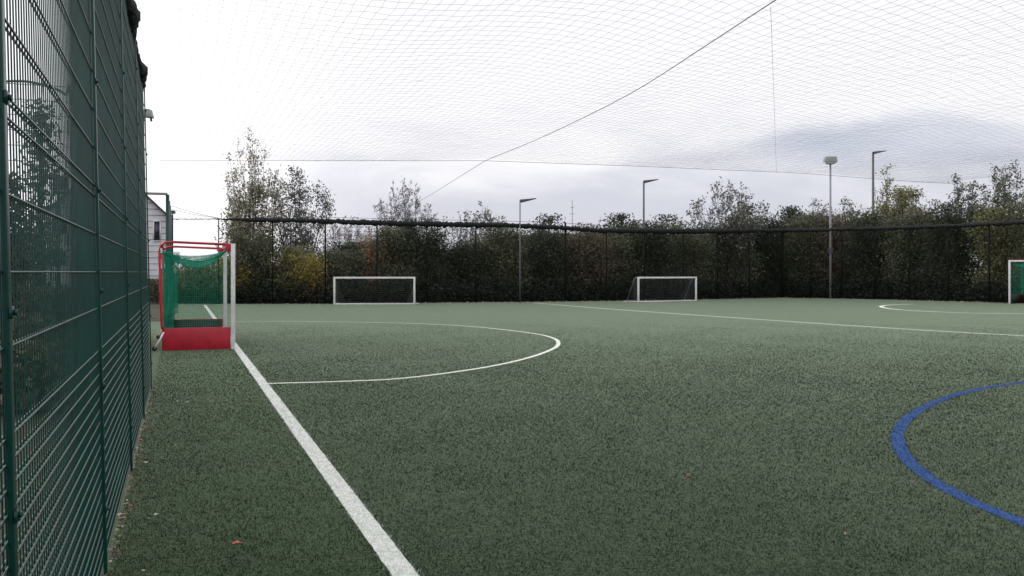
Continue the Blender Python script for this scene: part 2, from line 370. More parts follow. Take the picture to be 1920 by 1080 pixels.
for i, Y in enumerate(postY):
    b = MB(); base = onfence(Y, -.017); pts = lean([[base[0], base[1], 0], [base[0], base[1], 4.16]])
    ax = np.array([[UL[0], UL[1], 0], [VL[0], VL[1], 0], [0, 0, 1]])
    q = np.array([[-1,-1],[1,-1],[1,1],[-1,1]]) * [.022, .008]
    Vb = [pts[0] + ax[0] * s_ + ax[1] * t_ for s_, t_ in q] + [pts[1] + ax[0] * s_ + ax[1] * t_ for s_, t_ in q]
    b.add(Vb, [[0,3,2,1],[4,5,6,7],[0,1,5,4],[1,2,6,5],[2,3,7,6],[3,0,4,7]])
    po = b.build('post', M['fence'], fn, bevel=.004)
    for z in (.35, 1.0, 1.50, 2.03, 2.6, 3.2, 3.8):
        p = onfence(Y, -.028, z); p = lean([p])[0]; c = MB()
        c.box(p, (.052, .006, .030), ax).tube([p - ax[1] * .003, p - ax[1] * .012], .008, 8)
        c.build('clamp', M['fence'], po)
    if i: wire_panel(onfence(postY[i - 1]), onfence(Y), fn, M['fence'])
# the fence turns outward round a goal recess
endp = onfence(12.91)
for k in range(1):
    wire_panel(onfence(12.91, .16), onfence(12.91, 3.2), fn, M['fence'], nrm=UL, leaning=False, pitch=.1)
b = MB(); e2 = onfence(12.91, 3.2); b.box((e2[0], e2[1], 2.08), (.06, .06, 4.16)); b.build('post', M['fence'], fn)
def bundle(path, rfun, seed, m, name, parent, n=8):
    g = np.random.default_rng(seed); p = resample(np.asarray(path, float), .07)
    r = np.array([rfun(i / len(p)) for i in range(len(p))]) * (1 + g.normal(0, .14, len(p)))
    p[:, 2] += g.normal(0, .012, len(p)); b = MB().tube(p, r, n)
    for k in range(3):                            # loose folds
        ph = g.uniform(0, 6.3); tt = np.arange(len(p)) * (.35 + .2 * k) + ph
        q = p.copy(); q[:, 2] += np.sin(tt) * r * .9; q[:, 0] += np.cos(tt) * r * .7
        b.tube(q, r * .35, 5)
    return b.build(name, m, parent, smooth=True)
# bunched roof netting hooked over the near fence in heaps
tops = [lean([onfence(Y, 0, 4.13)])[0] for Y in np.linspace(4.6, 12.9, 30)]
def heap(t):
    Y = 4.6 + t * 8.3
    return .03 + .055 * math.exp(-((Y - 6.6) / .7) ** 2) + .065 * math.exp(-((Y - 9.3) / .5) ** 2) + .05 * math.exp(-((Y - 12) / .5) ** 2)
bundle(tops, heap, 3, M['roll'], 'net_roll', fn)

# second run of the same line, beyond the recess
f2 = empty('mesh_fence', (0, 0, 0), label='far green mesh fence run behind the red hockey goal with a bar across its top', cat='fence')
Y2 = [30.6, 33.3, 36.0, 38.7, 41.4, 44.1, 46.6]
for i, Y in enumerate(Y2):
    p = onfence(Y); b = MB().box((p[0], p[1], 2.05), (.09, .09, 4.1)); b.build('post', M['fence'], f2)
    if i: wire_panel(onfence(Y2[i - 1]), p, f2, M['fence'], zs=[.05 + .2 * k for k in range(21)], leaning=False, pitch=.05, gap=0, sides=3, rv=.004, rh=.006)
p0 = onfence(30.6); p1 = onfence(30.6, 3.2)
MB().tube([[p0[0], p0[1], 4.12], [p1[0], p1[1], 4.12]], .045, 8).build('top_bar', M['lampgrey'], f2, smooth=True)
MB().box((p1[0], p1[1], 2.05), (.09, .09, 4.1)).build('post', M['fence'], f2)
wire_panel(p0, p1, f2, M['fence'], zs=[.05 + .2 * k for k in range(6)] , z1=1.2, leaning=False, nrm=UL, gap=0, sides=3)
# side of the recess
f3 = empty('mesh_fence', (0, 0, 0), label='green mesh fence at the back of the goal recess behind the near fence', cat='fence')
ys = np.linspace(12.91, 30.6, 7)
for i in range(7):
    p = onfence(ys[i], 3.2)
    if 0 < i < 6: MB().box((p[0], p[1], 1.0), (.06, .06, 2.0)).build('post', M['fence'], f3)
    if i: wire_panel(onfence(ys[i - 1], 3.2), p, f3, M['fence'], z1=2.0, zs=[.05 + .2 * k for k in range(10)], leaning=False, pitch=.1, gap=0, sides=3)

# ------------------------------------------------------------------ far fence
ff = empty('perimeter_fence', (0, 0, 0), label='long dark mesh fence across the far side with netting bunched along its top', cat='fence')
topline = np.array([(320, 411), (410, 411), (560, 413), (740, 419), (960, 422.5), (1060, 427.5), (1130, 432.5), (1300, 433.5), (1400, 432.5), (1500, 432), (1640, 428.5), (1778, 424), (1925, 416.5), (2200, 400)])
def top_at(px): 
    p = fence_at(px); return zat(np.interp(px, topline[:, 0], topline[:, 1]), p[1])
pxs = [322, 410, 511, 610, 707, 800, 892, 975, 1060, 1137, 1208, 1281, 1345, 1405, 1467, 1520, 1578, 1640, 1705, 1778, 1855, 1936, 2025]
for i, px in enumerate(pxs):
    p = fence_at(px); h = top_at(px) + (.3 if px == 1060 else .02); r = {1467: .13, 1060: .10}.get(px, .065 if px > 600 else .045)
    MB().box((p[0], p[1], h / 2), (r, r, h)).build('post', M['fence_far'], ff)
    if i:
        q = fence_at(pxs[i - 1]); hh = min(top_at(px), top_at(pxs[i - 1]))
        dd_ = (p - q)[:2]; 
        wire_panel(q, p, ff, M['fence_far'], z1=hh, zs=[.05 + .2 * k for k in range(21)], leaning=False, pitch=.05, gap=0, sides=3, rv=.0026, rh=.0035, nrm=np.array([0, 1.]))
path = [np.array([*fence_at(x, -.02)[:2], top_at(x)]) for x in np.linspace(325, 2100, 80)]
def rr(t):
    x = 325 + t * 1775
    return .018 + .082 * min(1, max(0, (x - 385) / 70)) + .030 * math.exp(-((x - 720) / 160) ** 2) + .04 * math.exp(-((x - 1230) / 220) ** 2)
bundle(path, rr, 5, M['roll'], 'net_roll', ff, 7)
b = MB(); c1 = [np.array([*fence_at(x)[:2], zat(np.interp(x, [325, 640, 960, 1060, 1200, 1500, 1925], [409, 408, 415, 418, 428, 424, 409]), fence_at(x)[1])]) for x in np.linspace(560, 2000, 40)]
b.tube(c1, .012, 4); b.build('top_cable', M['fence_far'], ff)

# ------------------------------------------------------------------ roof netting and its ropes
HN = 7.0
def edgeY(x): return np.interp(x, [330, 910, 1200, 1500, 1720, 1920], [45.8, 45.8, 48.2, 51.5, 56.5, 60])
cs = np.arange(-.3, 46, .28); gg = np.interp(cs, [0, 4, 9, 15, 46], [.33, .34, .62, .92, 1.0]); Gc = np.concatenate([[0], np.cumsum((gg / (1 + .35 * gg))[:-1] * .28)])
Y0 = np.arange(-42, 60, .40)
CC, YY = np.meshgrid(cs, Y0, indexing='ij'); YY = YY + Gc[:, None]; YY = YY + .25 * np.sin(CC * .9 + YY * .13) * .3
XX = CC - .35 * YY
ZZ = HN + .10 * np.sin(CC * .45 + 1) * np.cos(YY * .16) + rng.normal(0, .012, XX.shape) - .25 * np.exp(-((CC - 4) / 3) ** 2) * np.cos((YY - 5) / 41 * math.pi - 1.57).clip(0, 1)
XX = XX + rng.normal(0, .012, XX.shape); YY = YY + rng.normal(0, .016, XX.shape)
PX = CX + F * XX / np.maximum(YY, 1)
ok = (YY > 4) & (YY < edgeY(PX)) & (XX < 34) & (CC < 46)
G3 = np.stack([XX, YY, ZZ], -1)
ka = ok[:-1] & ok[1:]; kb = ok[:, :-1] & ok[:, 1:]
b = MB(); b.segs(G3[:-1][ka], G3[1:][ka], .0025, 3); b.segs(G3[:, :-1][kb], G3[:, 1:][kb], .0025, 3)
o = b.build('roof_net', M['cord']); tag(o, 'pale square-cell netting stretched overhead across the whole pitch', 'net')
ep = [P(x, edgeY(x), HN - .02) for x in np.linspace(300, 2000, 60)]
tag(MB().tube(ep, .010, 5).build('edge_cable', M['cord']), 'thin cable along the far edge of the overhead netting', 'cable')
rp = [(1700, -160), (1450, 0), (1330, 79), (1200, 163), (1100, 216), (1000, 263), (910, 300)]
rp3 = [P(x, (HN - EYE) * F / (HY - y), HN - .03) for x, y in rp]
endr = fence_at(716); endr[2] = top_at(716)
rope = catmull(rp3, 8)
rope = np.vstack([rope, rope[-1] + (endr - rope[-1]) * np.array([[.5], [1.]]) - [[0, 0, .06], [0, 0, 0]]])
tag(MB().tube(rope, np.concatenate([np.full(len(rope) - 2, .012), [.008, .006]]), 6).build('support_rope', M['rope'], smooth=True), 'thick grey rope carrying the overhead netting diagonally across the sky', 'rope')
pv = []
for y, x in ((8, 1445), (120, 1449), (210, 1452), (322, 1456)):
    Yv = 40.0; pv.append(P(x, 46.0, zat(y, 46.0)))
# the hanging seam runs up the roof net towards the camera
pv = [P(x, (HN - EYE) * F / (HY - y), HN - .05) for y, x in ((8, 1445), (120, 1449), (210, 1452), (300, 1455), (323, 1456))]
tag(MB().tube(catmull(pv, 5), .005, 4).build('net_seam_cord', M['rope']), 'thin cord seam running up the overhead netting right of the thick rope', 'cord')
corner = P(411, 46.9, zat(409, 46.9))
labs = ['upper thin guy rope from the corner fence post to the net roll', 'middle thin guy rope from the corner fence post to the net roll', 'lowest thin guy rope from the corner fence post to the net roll']
for (x, y), lb in zip(((318, 385), (320, 392), (324, 410)), labs):
    a = P(x, 44.0, zat(y, 44.0)); m_ = (a + corner) / 2; m_[2] -= .05
    tag(MB().tube(catmull([a, m_, corner], 6), .012, 4).build('guy_rope', M['rope']), lb, 'rope', 'guy ropes at the left far corner')
# thin upright carrying the corner of the netting
# ------------------------------------------------------------------ goals
def net_sheet(fn_, nu, nv, r, name, m, parent, sides=3):
    a, c = np.meshgrid(np.linspace(0, 1, nu), np.linspace(0, 1, nv), indexing='ij')
    G_ = fn_(a, c); b = MB(); b.segs(G_[:-1], G_[1:], r, sides); b.segs(G_[:, :-1], G_[:, 1:], r, sides)
    return b.build(name, m, parent)
def hockey_goal(loc, ang, label, dep=1.38, Wd=3.66):
    g = empty('hockey_goal', loc, ang, label=label, cat='goal')      # local x: post to post, y: to the back
    for x in (0, Wd): MB().box((x, 0, 1.09), (.08, .085, 2.18)).build('goal_post', M['white'], g, bevel=.006)
    MB().box((Wd / 2, 0, 2.14), (Wd - .085, .083, .078)).build('crossbar', M['white'], g, bevel=.006)
    MB().box((Wd / 2, .065, 2.15), (Wd + .02, .035, .06)).build('crossbar_rail', M['red'], g, bevel=.004)
    for x, s_ in ((0, 1), (Wd, -1)):
        MB().tube([[x, .03, 2.14], [x, .09, 2.16], [x, dep - .25, 2.20], [x, dep - .06, 2.19], [x, dep + .03, 2.12], [x, dep + .05, 2.0], [x, dep, .5], [x, dep - .02, .44]], .027, 8).build('side_rail', M['red'], g, smooth=True)
        MB().box((x, .10, 2.10), (.05, .10, .16)).build('corner_plate', M['red'], g, bevel=.004)
        sb = MB().box((x, .045 + (dep - .06) / 2, .235), (.03, dep - .07, .45)).build('side_board', M['red'], g, bevel=.003)
        MB().box((x + s_ * .022, .045 + (dep - .06) / 2, .235), (.010, dep - .12, .43)).build('lining', M['lining'], sb)
        w = MB().tube([[x, dep - .04, .38], [x, dep + .04, .22], [x, dep + .14, .05]], .022, 8).build('wheel_strut', M['white'], g, smooth=True)
        MB().tube([[x - .02, dep + .14, .05], [x + .02, dep + .14, .05]], .048, 12).build('wheel', M['rubber'], w)
    bb = MB().box((Wd / 2, dep - .02, .235), (Wd - .04, .03, .45)).build('back_board', M['red'], g, bevel=.003)
    MB().box((Wd / 2, dep - .043, .235), (Wd - .10, .010, .43)).build('lining', M['lining'], bb)
    MB().tube([[0, dep + .02, 2.14], [Wd, dep + .02, 2.14]], .026, 8).build('rear_rail', M['red'], g, smooth=True)
    def roof(a, c):       # sags between rails
        y = .06 + (dep - .06) * c; z = 2.08 - .05 * c - .30 * np.sin(math.pi * np.clip(c * 1.0, 0, 1) ** .8) * (.35 + .65 * np.sin(math.pi * a)) - .05 * np.sin(a * 17) * np.sin(math.pi * c)
        return np.stack([.02 + (Wd - .04) * a, y, z - .06 * c], -1)
    net_sheet(roof, 90, 44, .0036, 'roof_net', M['greennet'], g)
    def back(a, c):
        z = 2.0 - 1.56 * c; return np.stack([.02 + (Wd - .04) * a, dep - .03 - .12 * np.sin(math.pi * c) - .03 * np.sin(a * 40), z], -1)
    net_sheet(back, 92, 42, .003, 'back_net', M['greennet'], g)
    for x in (0.02, Wd - .02):
        def sidef(a, c, x=x):
            return np.stack([x + .04 * np.sin(math.pi * a) * np.sin(math.pi * c) * (1 if x < 1 else -1), .05 + (dep - .1) * a, 2.02 - 1.55 * c - .12 * np.sin(math.pi * a) * (1 - c)], -1)
        net_sheet(sidef, 30, 36, .0017, 'side_net', M['greennet'], g)
        def curtain(a, c, x=x):  # slack net gathered at the back corner
            wv = .02 * np.sin(a * 30); return np.stack([x + wv + (.05 if x < 1 else -.05), dep - .34 + .30 * a + .05 * np.sin(c * 3) - .10 * (c > .8) * (1 - a) * (-1), 2.0 - 1.55 * c], -1)
        net_sheet(curtain, 20, 60, .0048, 'net_fold', M['greennet'], g)
    return g
gl = ground(437, 655.3)
hockey_goal((gl[0], gl[1], .006), math.atan2(UL[1], UL[0]), 'red and white hockey goal with green net beside the left fence')
gr = ground(1893, 570)
rd = np.array([.61, -.79])
g2 = hockey_goal((gr[0], gr[1], .006), math.atan2(rd[1], rd[0]), 'white posted hockey goal with dark boards at the right picture edge')

def small_goal(loc, ang, Wd, H, dep, label, flip=1):
    g = empty('small_goal', loc, ang, label=label, cat='goal', group='small white football goals')
    for x in (0, Wd): MB().box((x, 0, H / 2), (.09, .07, H)).build('goal_post', M['white'], g, bevel=.01)
    MB().box((Wd / 2, 0, H - .045), (Wd - .095, .068, .09)).build('crossbar', M['white'], g, bevel=.01)
    MB().box((Wd / 2, -.003, .04), (Wd - .095, .06, .055)).build('ground_bar', M['white'], g, bevel=.008)
    for x in (0, Wd):
        MB().tube([[x, .03, H - .05], [x, .25, H - .06], [x, .36, H - .16], [x, dep, .06]], .022, 8).build('rear_stanchion', M['galv'], g, smooth=True)
        MB().tube([[x, .035, .04], [x, dep, .04]], .022, 8).build('side_bar', M['white'], g, smooth=True)
        MB().box((x, dep + .02, .03), (.34, .12, .05)).build('foot', M['white'], g, bevel=.006)
    MB().tube([[.02, dep, .04], [Wd - .02, dep, .04]], .022, 8).build('rear_bar', M['galv'], g, smooth=True)
    def back(a, c):
        y = .08 + (dep - .1) * (.3 + .7 * c) * 1.0 - .12 * np.sin(math.pi * c); return np.stack([.03 + (Wd - .06) * a, y, (H - .08) * (1 - c) + .04], -1)
    net_sheet(back, 42, 15, .0030, 'back_net', M['greynet'], g)
    for x in (.02, Wd - .02):
        def sf(a, c, x=x):       # side nets sag towards the middle of the goal
            sg = 1 if x < 1 else -1
            return np.stack([x + sg * .45 * a * c ** 1.5 + 0 * a, .05 + (dep * (.3 + .65 * c)) * a, (H - .08) * (1 - c) + .05], -1)
        net_sheet(sf, 9, 15, .0050, 'side_net', M['greynet'], g)
    return g
a = ground(627, 571.7); b_ = ground(777, 571.5)
v = (b_ - a)[:2]; small_goal((a[0], a[1], .004), math.atan2(v[1], v[0]), np.linalg.norm(v), 1.36, .95, 'left small white football goal standing against the far fence')
a = ground(1197, 567.3); b_ = ground(1305, 565.0)
v = (b_ - a)[:2]; small_goal((a[0], a[1], .004), math.atan2(v[1], v[0]), np.linalg.norm(v), 1.34, .95, 'right small white football goal with its rear bars showing on the left')

# ------------------------------------------------------------------ lamps
def street_lamp(px, Y, ytop, label, m='lampdark', arm=1, r=.07):
    h = zat(ytop, Y); p = P(px, Y)
    g = empty('street_lamp', p, 0, label=label, cat='lamp post', group='lamp posts behind the far fence')
    MB().tube([[0, 0, 0], [0, 0, h * .3], [0, 0, h]], [r, r, r * .75], 8).build('pole', M[m], g, smooth=True)
    hd = MB().tube([[0, 0, h - .04], [arm * .25, 0, h - .02]], [.05, .04], 6).build('arm', M[m], g)
    b = MB(); L_ = .85
    b.add([[arm*.05, -.13, h - .14], [arm*L_, -.09, h + .06], [arm*L_, .09, h + .06], [arm*.05, .13, h - .14], [arm*.0, -.13, h + .02], [arm*L_, -.09, h + .10], [arm*L_, .09, h + .10], [arm*.0, .13, h + .02]],
          [[0,3,2,1],[4,5,6,7],[0,1,5,4],[1,2,6,5],[2,3,7,6],[3,0,4,7]])
    b.build('lamp_head', M[m], g, bevel=.01)
    return g
street_lamp(975, 49.3, 375, 'shortest lamp post, rising behind the hedge between the two small goals', r=.04)
street_lamp(1207, 55.5, 339, 'dark lamp post standing directly above the right small goal')
street_lamp(1637, 61.0, 285, 'tallest dark lamp post, right of the grey floodlight pole', r=.09)
street_lamp(1166, 88.0, 411, 'tiny distant lamp post with its head to the left', arm=-1, r=.06)
def flood(px, Y, ytop):
    p = P(px, Y); h = zat(ytop, Y)
    g = empty('floodlight', p, 0, label='grey floodlight on a tall pale pole behind the right fence', cat='floodlight')
    MB().tube([[0, 0, 0], [0, 0, h]], [.08, .06], 10).build('pole', M['lampgrey'], g, smooth=True)
    MB().tube([[0, 0, h - .02], [0, 0, h + .05]], .3, 4).build('bracket', M['white'], g)
    b = MB(); b.add([[-.36,-.25,h+.07],[.36,-.25,h+.07],[.36,.3,h+.12],[-.36,.3,h+.12],[-.33,-.2,h+.42],[.33,-.2,h+.42],[.33,.25,h+.38],[-.33,.25,h+.38]],
          [[0,3,2,1],[4,5,6,7],[0,1,5,4],[1,2,6,5],[2,3,7,6],[3,0,4,7]]); hd = b.build('lamp_head', M['lampgrey'], g, bevel=.02)
    MB().box((0, -.05, h + .045), (.6, .4, .03)).build('glass', M['glass'], hd)
    MB().box((0, 0, 2.9), (.22, .18, .4)).build('control_box', M['lampdark'], g, bevel=.01)
flood(1557, fence_at(1557)[1] + .5, 307)
Yl = 25.0; pl = P(267, Yl); hl = zat(212, Yl)
g = empty('floodlight', pl, 0, label='small lamp head peeping past the top of the near green fence', cat='floodlight')
MB().tube([[0, 0, 0], [0, 0, hl - .1]], .05, 8).build('pole', M['lampgrey'], g, smooth=True)
MB().add([[-.05,-.1,hl-.10],[.29,-.1,hl-.14],[.29,.1,hl-.14],[-.05,.1,hl-.10],[-.05,-.12,hl+.08],[.22,-.12,hl+.10],[.22,.12,hl+.10],[-.05,.12,hl+.08]],
         [[0,3,2,1],[4,5,6,7],[0,1,5,4],[1,2,6,5],[2,3,7,6],[3,0,4,7]]).build('lamp_head', M['lampgrey'], g, bevel=.02)
MB().tube([[.22, 0, hl - .12], [.24, 0, hl - .22]], .03, 6).build('bracket', M['lampdark'], g)
pc = P(324, 44.0); zc = zat(398, 44.0)
g = empty('camera_mast', pc, 0, label='small dark camera on a thin mast at the left far corner', cat='security camera')
MB().tube([[0, 0, 0], [0, 0, zc]], .025, 6).build('pole', M['fence_far'], g)
MB().box((.02, 0, zc), (.16, .2, .14)).box((.0, -.12, zc + .06), (.2, .06, .04)).build('camera_body', M['lampdark'], g, bevel=.01)
pm = P(1073, 150); zm = zat(375, 150)
g = empty('antenna_mast', pm, 0, label='faint thin mast far beyond the hedge near the middle', cat='mast')
MB().tube([[0, 0, 0], [0, 0, zm]], [.12, .05], 6).build('pole', M['lampgrey'], g)
MB().box((0, 0, zm - 1.2), (.5, .1, .08)).box((0, 0, zm - 2.2), (.7, .1, .08)).build('crossarm', M['lampgrey'], g)

# ------------------------------------------------------------------ pale house beyond the left fence
Yh = 54.0; x0 = P(96, Yh)[0]; x1 = P(305, Yh)[0]; xm = (x0 + x1) / 2; ze = zat(402, Yh); zr = zat(300, Yh); dp = 8.0
h = empty('house', (xm, Yh, 0), math.atan(.35) + .02, label='pale clad gabled house seen past the end of the green fence', cat='house')
hw = (x1 - x0) / 2
V = [(-hw, 0, 0), (hw, 0, 0), (hw, 0, ze), (0, 0, zr), (-hw, 0, ze), (-hw, dp, 0), (hw, dp, 0), (hw, dp, ze), (0, dp, zr), (-hw, dp, ze)]
wm = bpy.data.meshes.new('wall'); wm.from_pydata(V, [], [(0, 1, 2, 3, 4), (9, 8, 7, 6, 5), (1, 6, 7, 2), (0, 4, 9, 5)]); wm.materials.append(M['clad'])
wo = bpy.data.objects.new('wall', wm); S.collection.objects.link(wo); wo.parent = h
b = MB()
for k in range(1, 22):
    z = k * .35; half = hw if z < ze else hw * (zr - z) / (zr - ze)
    if half > .1: b.box((0, -.012, z), (2 * half, .024, .05))
b.build('cladding_batten', M['clad'], h)
b = MB(); T = .14
for s_ in (-1, 1):
    e = np.array([s_ * (hw + .25), 0, ze - .25 * (zr - ze) / hw]); t_ = np.array([0, 0, zr])
    V = [[e[0], -.3, e[2]], [t_[0], -.3, t_[2]], [t_[0], dp + .3, t_[2]], [e[0], dp + .3, e[2]]]; V += [[q[0], q[1], q[2] + T] for q in V]
    f_ = [[0,3,2,1],[4,5,6,7],[0,1,5,4],[1,2,6,5],[2,3,7,6],[3,0,4,7]]
    b.add(V, f_ if s_ < 0 else [q[::-1] for q in f_])
ro = b.build('roof', M['roof'], h)
for (px, py, ww, hh) in ((291, 432, .30, 1.1), (309 - 8, 480, .35, .35), (301, 512, .35, .5), (118, 350, .7, 1.0), (118, 425, .7, .8), (118, 485, .7, .8), (150, 425, .7, .8), (205, 400, .8, 1.0), (240, 480, .8, .9)):
    c = P(px, Yh, zat(py, Yh)); cx = (c[0] - xm) * .97; cz = c[2]
    fr = MB()
    for a_, b2, w2, h2 in ((0, hh / 2 + .03, ww + .12, .06), (0, -hh / 2 - .03, ww + .12, .06), (-ww / 2 - .03, 0, .06, hh), (ww / 2 + .03, 0, .06, hh)):
        fr.box((cx + a_, -.03, cz + b2), (w2, .07, h2))
    f0 = fr.build('window', M['white'], h); MB().box((cx, -.035, cz), (ww, .02, hh)).build('pane', M['pane'], f0)
MB().tube([[hw + .18, -.1, ze - .3], [hw + .05, -.06, ze - .8], [hw + .03, -.06, .2]], .05, 6).build('drainpipe', M['lampdark'], h)

# bent pipe standing behind the near fence
Yb = 9.0; pa = P(-60, Yb); pb = P(132, Yb)
bp_ = [[*pa[:2], 0], [*pa[:2], zat(175, Yb)], [*P(-30, Yb)[:2], zat(158, Yb)], [*P(40, Yb)[:2], zat(152, Yb)], [*P(92, Yb)[:2], zat(163, Yb)], [*P(122, Yb)[:2], zat(178, Yb)], [*P(134, Yb)[:2], zat(215, Yb)], [*pb[:2] + [.02, 0], 0]]
tag(MB().tube(catmull(bp_, 5), .012, 6).build('hooped_pipe', M['lampdark'], smooth=True), 'thin bent pipe hoop standing behind the near green fence', 'pipe')

# ------------------------------------------------------------------ trees and shrubs
def leafmat(name, cols, tr=.3): return mat(name, None, .6, island=cols, transl=tr, spec=.25)
LM = {
 'dark':   leafmat('dark evergreen leaves', [(0.032, 0.041, 0.029), (0.058, 0.070, 0.046), (0.080, 0.090, 0.058), (0.123, 0.131, 0.090)]),
 'mid':    leafmat('dull green leaves', [(0.065, 0.072, 0.046), (0.116, 0.125, 0.078), (0.152, 0.160, 0.102), (0.232, 0.232, 0.160)]),
 'olive':  leafmat('olive leaves', [(0.102, 0.104, 0.052), (0.189, 0.196, 0.090), (0.246, 0.246, 0.123), (0.377, 0.362, 0.217)]),
 'brown':  leafmat('brown autumn leaves', [(0.072, 0.062, 0.049), (0.131, 0.113, 0.081), (0.181, 0.152, 0.109), (0.275, 0.239, 0.189)]),
 'yellow': leafmat('yellow autumn leaves', [(0.203, 0.174, 0.051), (0.348, 0.290, 0.072), (0.493, 0.392, 0.102), (0.217, 0.232, 0.102)]),
 'orange': leafmat('orange autumn leaves', [(0.290, 0.160, 0.102), (0.464, 0.246, 0.145), (0.580, 0.348, 0.232), (0.246, 0.203, 0.116)]),
 'pale':   leafmat('pale leaves', [(0.174, 0.174, 0.123), (0.348, 0.334, 0.246), (0.522, 0.493, 0.377), (0.600, 0.600, 0.600)]),
 'grey':   leafmat('grey green leaves', [(0.102, 0.109, 0.099), (0.160, 0.167, 0.145), (0.232, 0.232, 0.210), (0.304, 0.304, 0.275)]),
 'shade_dark':    leafmat('black green ivy leaves', [(.012, .015, .011), (.022, .026, .018), (.040, .044, .030)], .1),  # shade at the hedge foot is put into this leaf colour
}
def leaves(C, n, sig, size, g, flat=1.0):
    idx = g.integers(0, len(C), n); Pn = C[idx] + g.normal(0, 1, (n, 3)) * sig * np.array([1, 1, flat])
    a = g.normal(0, 1, (n, 3)); a /= np.linalg.norm(a, axis=1)[:, None]; c = g.normal(0, 1, (n, 3)); c -= (c * a).sum(1)[:, None] * a; c /= np.linalg.norm(c, axis=1)[:, None]
    s = size * g.uniform(.55, 1.35, n)[:, None]
    V = np.stack([Pn - a * s * .5, Pn + c * s * .27 - a * s * .05, Pn + a * s * .5, Pn - c * s * .27 - a * s * .05], 1).reshape(-1, 3)
    return V
def grow(name, label, cat, px, Y, ytop, wpx, kind='round', lm='mid', nl=3000, ls=.15, sig=.22, seed=0, bark='bark', low=.05, limbs=22, depth_=None, group='trees and shrubs behind the far fence', stems=1, leanx=0, up=.55, twig=1.0, rmin=.006):
    g = np.random.default_rng(seed + 1000 + int(px) * 7); p = P(px, Y); H = zat(ytop, Y); R = wpx / F * Y / 2; dpt = depth_ or 1.0
    t = empty(name, p, 0, label=label, cat=cat, group=group)
    lines = []; rad = []; C = []
    for s_ in range(stems):
        ox = g.uniform(-.5, .5) * R * (0 if stems == 1 else 1); oy = g.uniform(-.4, .4) * R * dpt * (0 if stems == 1 else 1)
        hs = H * (1 if s_ == 0 else g.uniform(.72, .98))
        if kind in ('wisp', 'fan'):
            e_ = 0 if s_ == 0 else (s_ / stems * 2 - 1) * g.uniform(.85, 1.1); ox = e_ * R * .92; oy = g.uniform(-.6, .6) * R * dpt
            hs = H * (1 if s_ == 0 else (1 - .42 * abs(e_) ** 1.3 if kind == 'wisp' else 1 - .33 * e_ ** 2) * g.uniform(.86, 1.0))
        n = 9; z = np.linspace(0, hs * .97, n); wob = np.cumsum(g.normal(0, .035 * R, (n, 2)), 0)
        sp_ = (.12 + .88 * (z / max(hs, .1)) ** .8) if kind in ('wisp', 'fan') else (.3 + .7 * z / H)
        tr = np.column_stack([ox * sp_ + wob[:, 0] + leanx * z, oy * sp_ + wob[:, 1], z])
        r0 = .022 * H / math.sqrt(stems) * (1 if kind != 'bush' else .6); lines.append(tr); rad.append(np.linspace(r0, r0 * .15, n))
        for i in range(max(3, limbs // stems)):
            u = low + (1 - low) * (i + g.uniform(0, 1)) / max(3, limbs // stems); u = min(u, .97); z0 = u * hs
            b0 = np.array([np.interp(z0, tr[:, 2], tr[:, k]) for k in range(3)]); uu = (u - low) / (1 - low)
            if kind == 'spire': prof = (1 - uu) ** .8 * .9 + .06
            elif kind in ('wisp', 'fan'): prof = .42 * (1 - uu) ** .7 + .05
            elif kind == 'vase': prof = .35 + .65 * math.sin(math.pi * min(1, uu * .9 + .15))
            elif kind == 'bush': prof = .95 - .45 * uu ** 2.2
            else: prof = max(.15, math.sin(math.pi * (.16 + .76 * uu)))
            ln = R * prof * g.uniform(.65, 1.12) * (1.0 if stems == 1 else .75); azm = g.uniform(0, 2 * math.pi)
            el = up * g.uniform(.5, 1.3) if kind != 'spire' else g.uniform(.9, 1.3)
            dr = np.array([math.cos(azm), math.sin(azm) * dpt, 0])
            k = np.linspace(0, 1, 5)[:, None]; zr_ = math.tan(min(el, 1.2)) * ln
            hr = H - z0
            rad_ = ln / max(R, .1) if stems == 1 else .8 * ln / max(R, .1)
            cap = H * (1 - .62 * min(1, rad_) ** .9 if kind == 'spire' else 1 - .42 * min(1, rad_) ** 2 if kind != 'bush' else 1 - .22 * rad_ ** 2) * g.uniform(.70 if kind == 'bush' else .86, 1.0)
            if kind in ('wisp', 'fan'): cap = hs * 1.0; zr_ = ln * g.uniform(1.2, 2.4)
            zr_ = max(.05, min(zr_, cap - z0))
            lb = b0 + dr * ln * k + np.array([0, 0, 1]) * zr_ * k ** 1.4 + g.normal(0, .05 * ln, (5, 3)) * k
            lines.append(lb); rad.append(np.linspace(r0 * .42 * (1 - .6 * u), r0 * .06, 5)); C.append(lb[2:])
            for j in range(int(5 * twig)):
                a0 = g.uniform(.3, 1); q0 = np.array([np.interp(a0, np.linspace(0, 1, 5), lb[:, m_]) for m_ in range(3)])
                td = g.normal(0, 1, 3) * np.array([1, dpt, .7]) + np.array([0, 0, .6]); td /= np.linalg.norm(td); tl = ln * g.uniform(.2, .42)
                q2 = q0 + td * tl; q2[2] = min(max(q2[2], .1), max(z0 + zr_ * 1.12, .3), H)
                tw = np.array([q0, (q0 + q2) / 2 + g.normal(0, .04 * tl, 3), q2]); lines.append(tw); rad.append([r0 * .12, r0 * .08, r0 * .03]); C.append(tw[1:])
                if twig > 1.2:
                    for _ in range(3):
                        q3 = q2 + (td + g.normal(0, .6, 3)) * tl * .6; q3[2] = min(q3[2], H * 1.02); lines.append(np.array([(q0 + q2) / 2 * .3 + q2 * .7, q3])); rad.append([r0 * .06, r0 * .02]); C.append([q3])
    b = MB()
    for l_, r_ in zip(lines, rad): b.tube(l_, np.maximum(np.asarray(r_), rmin), 4, caps=False)
    b.build('trunk', M[bark], t)
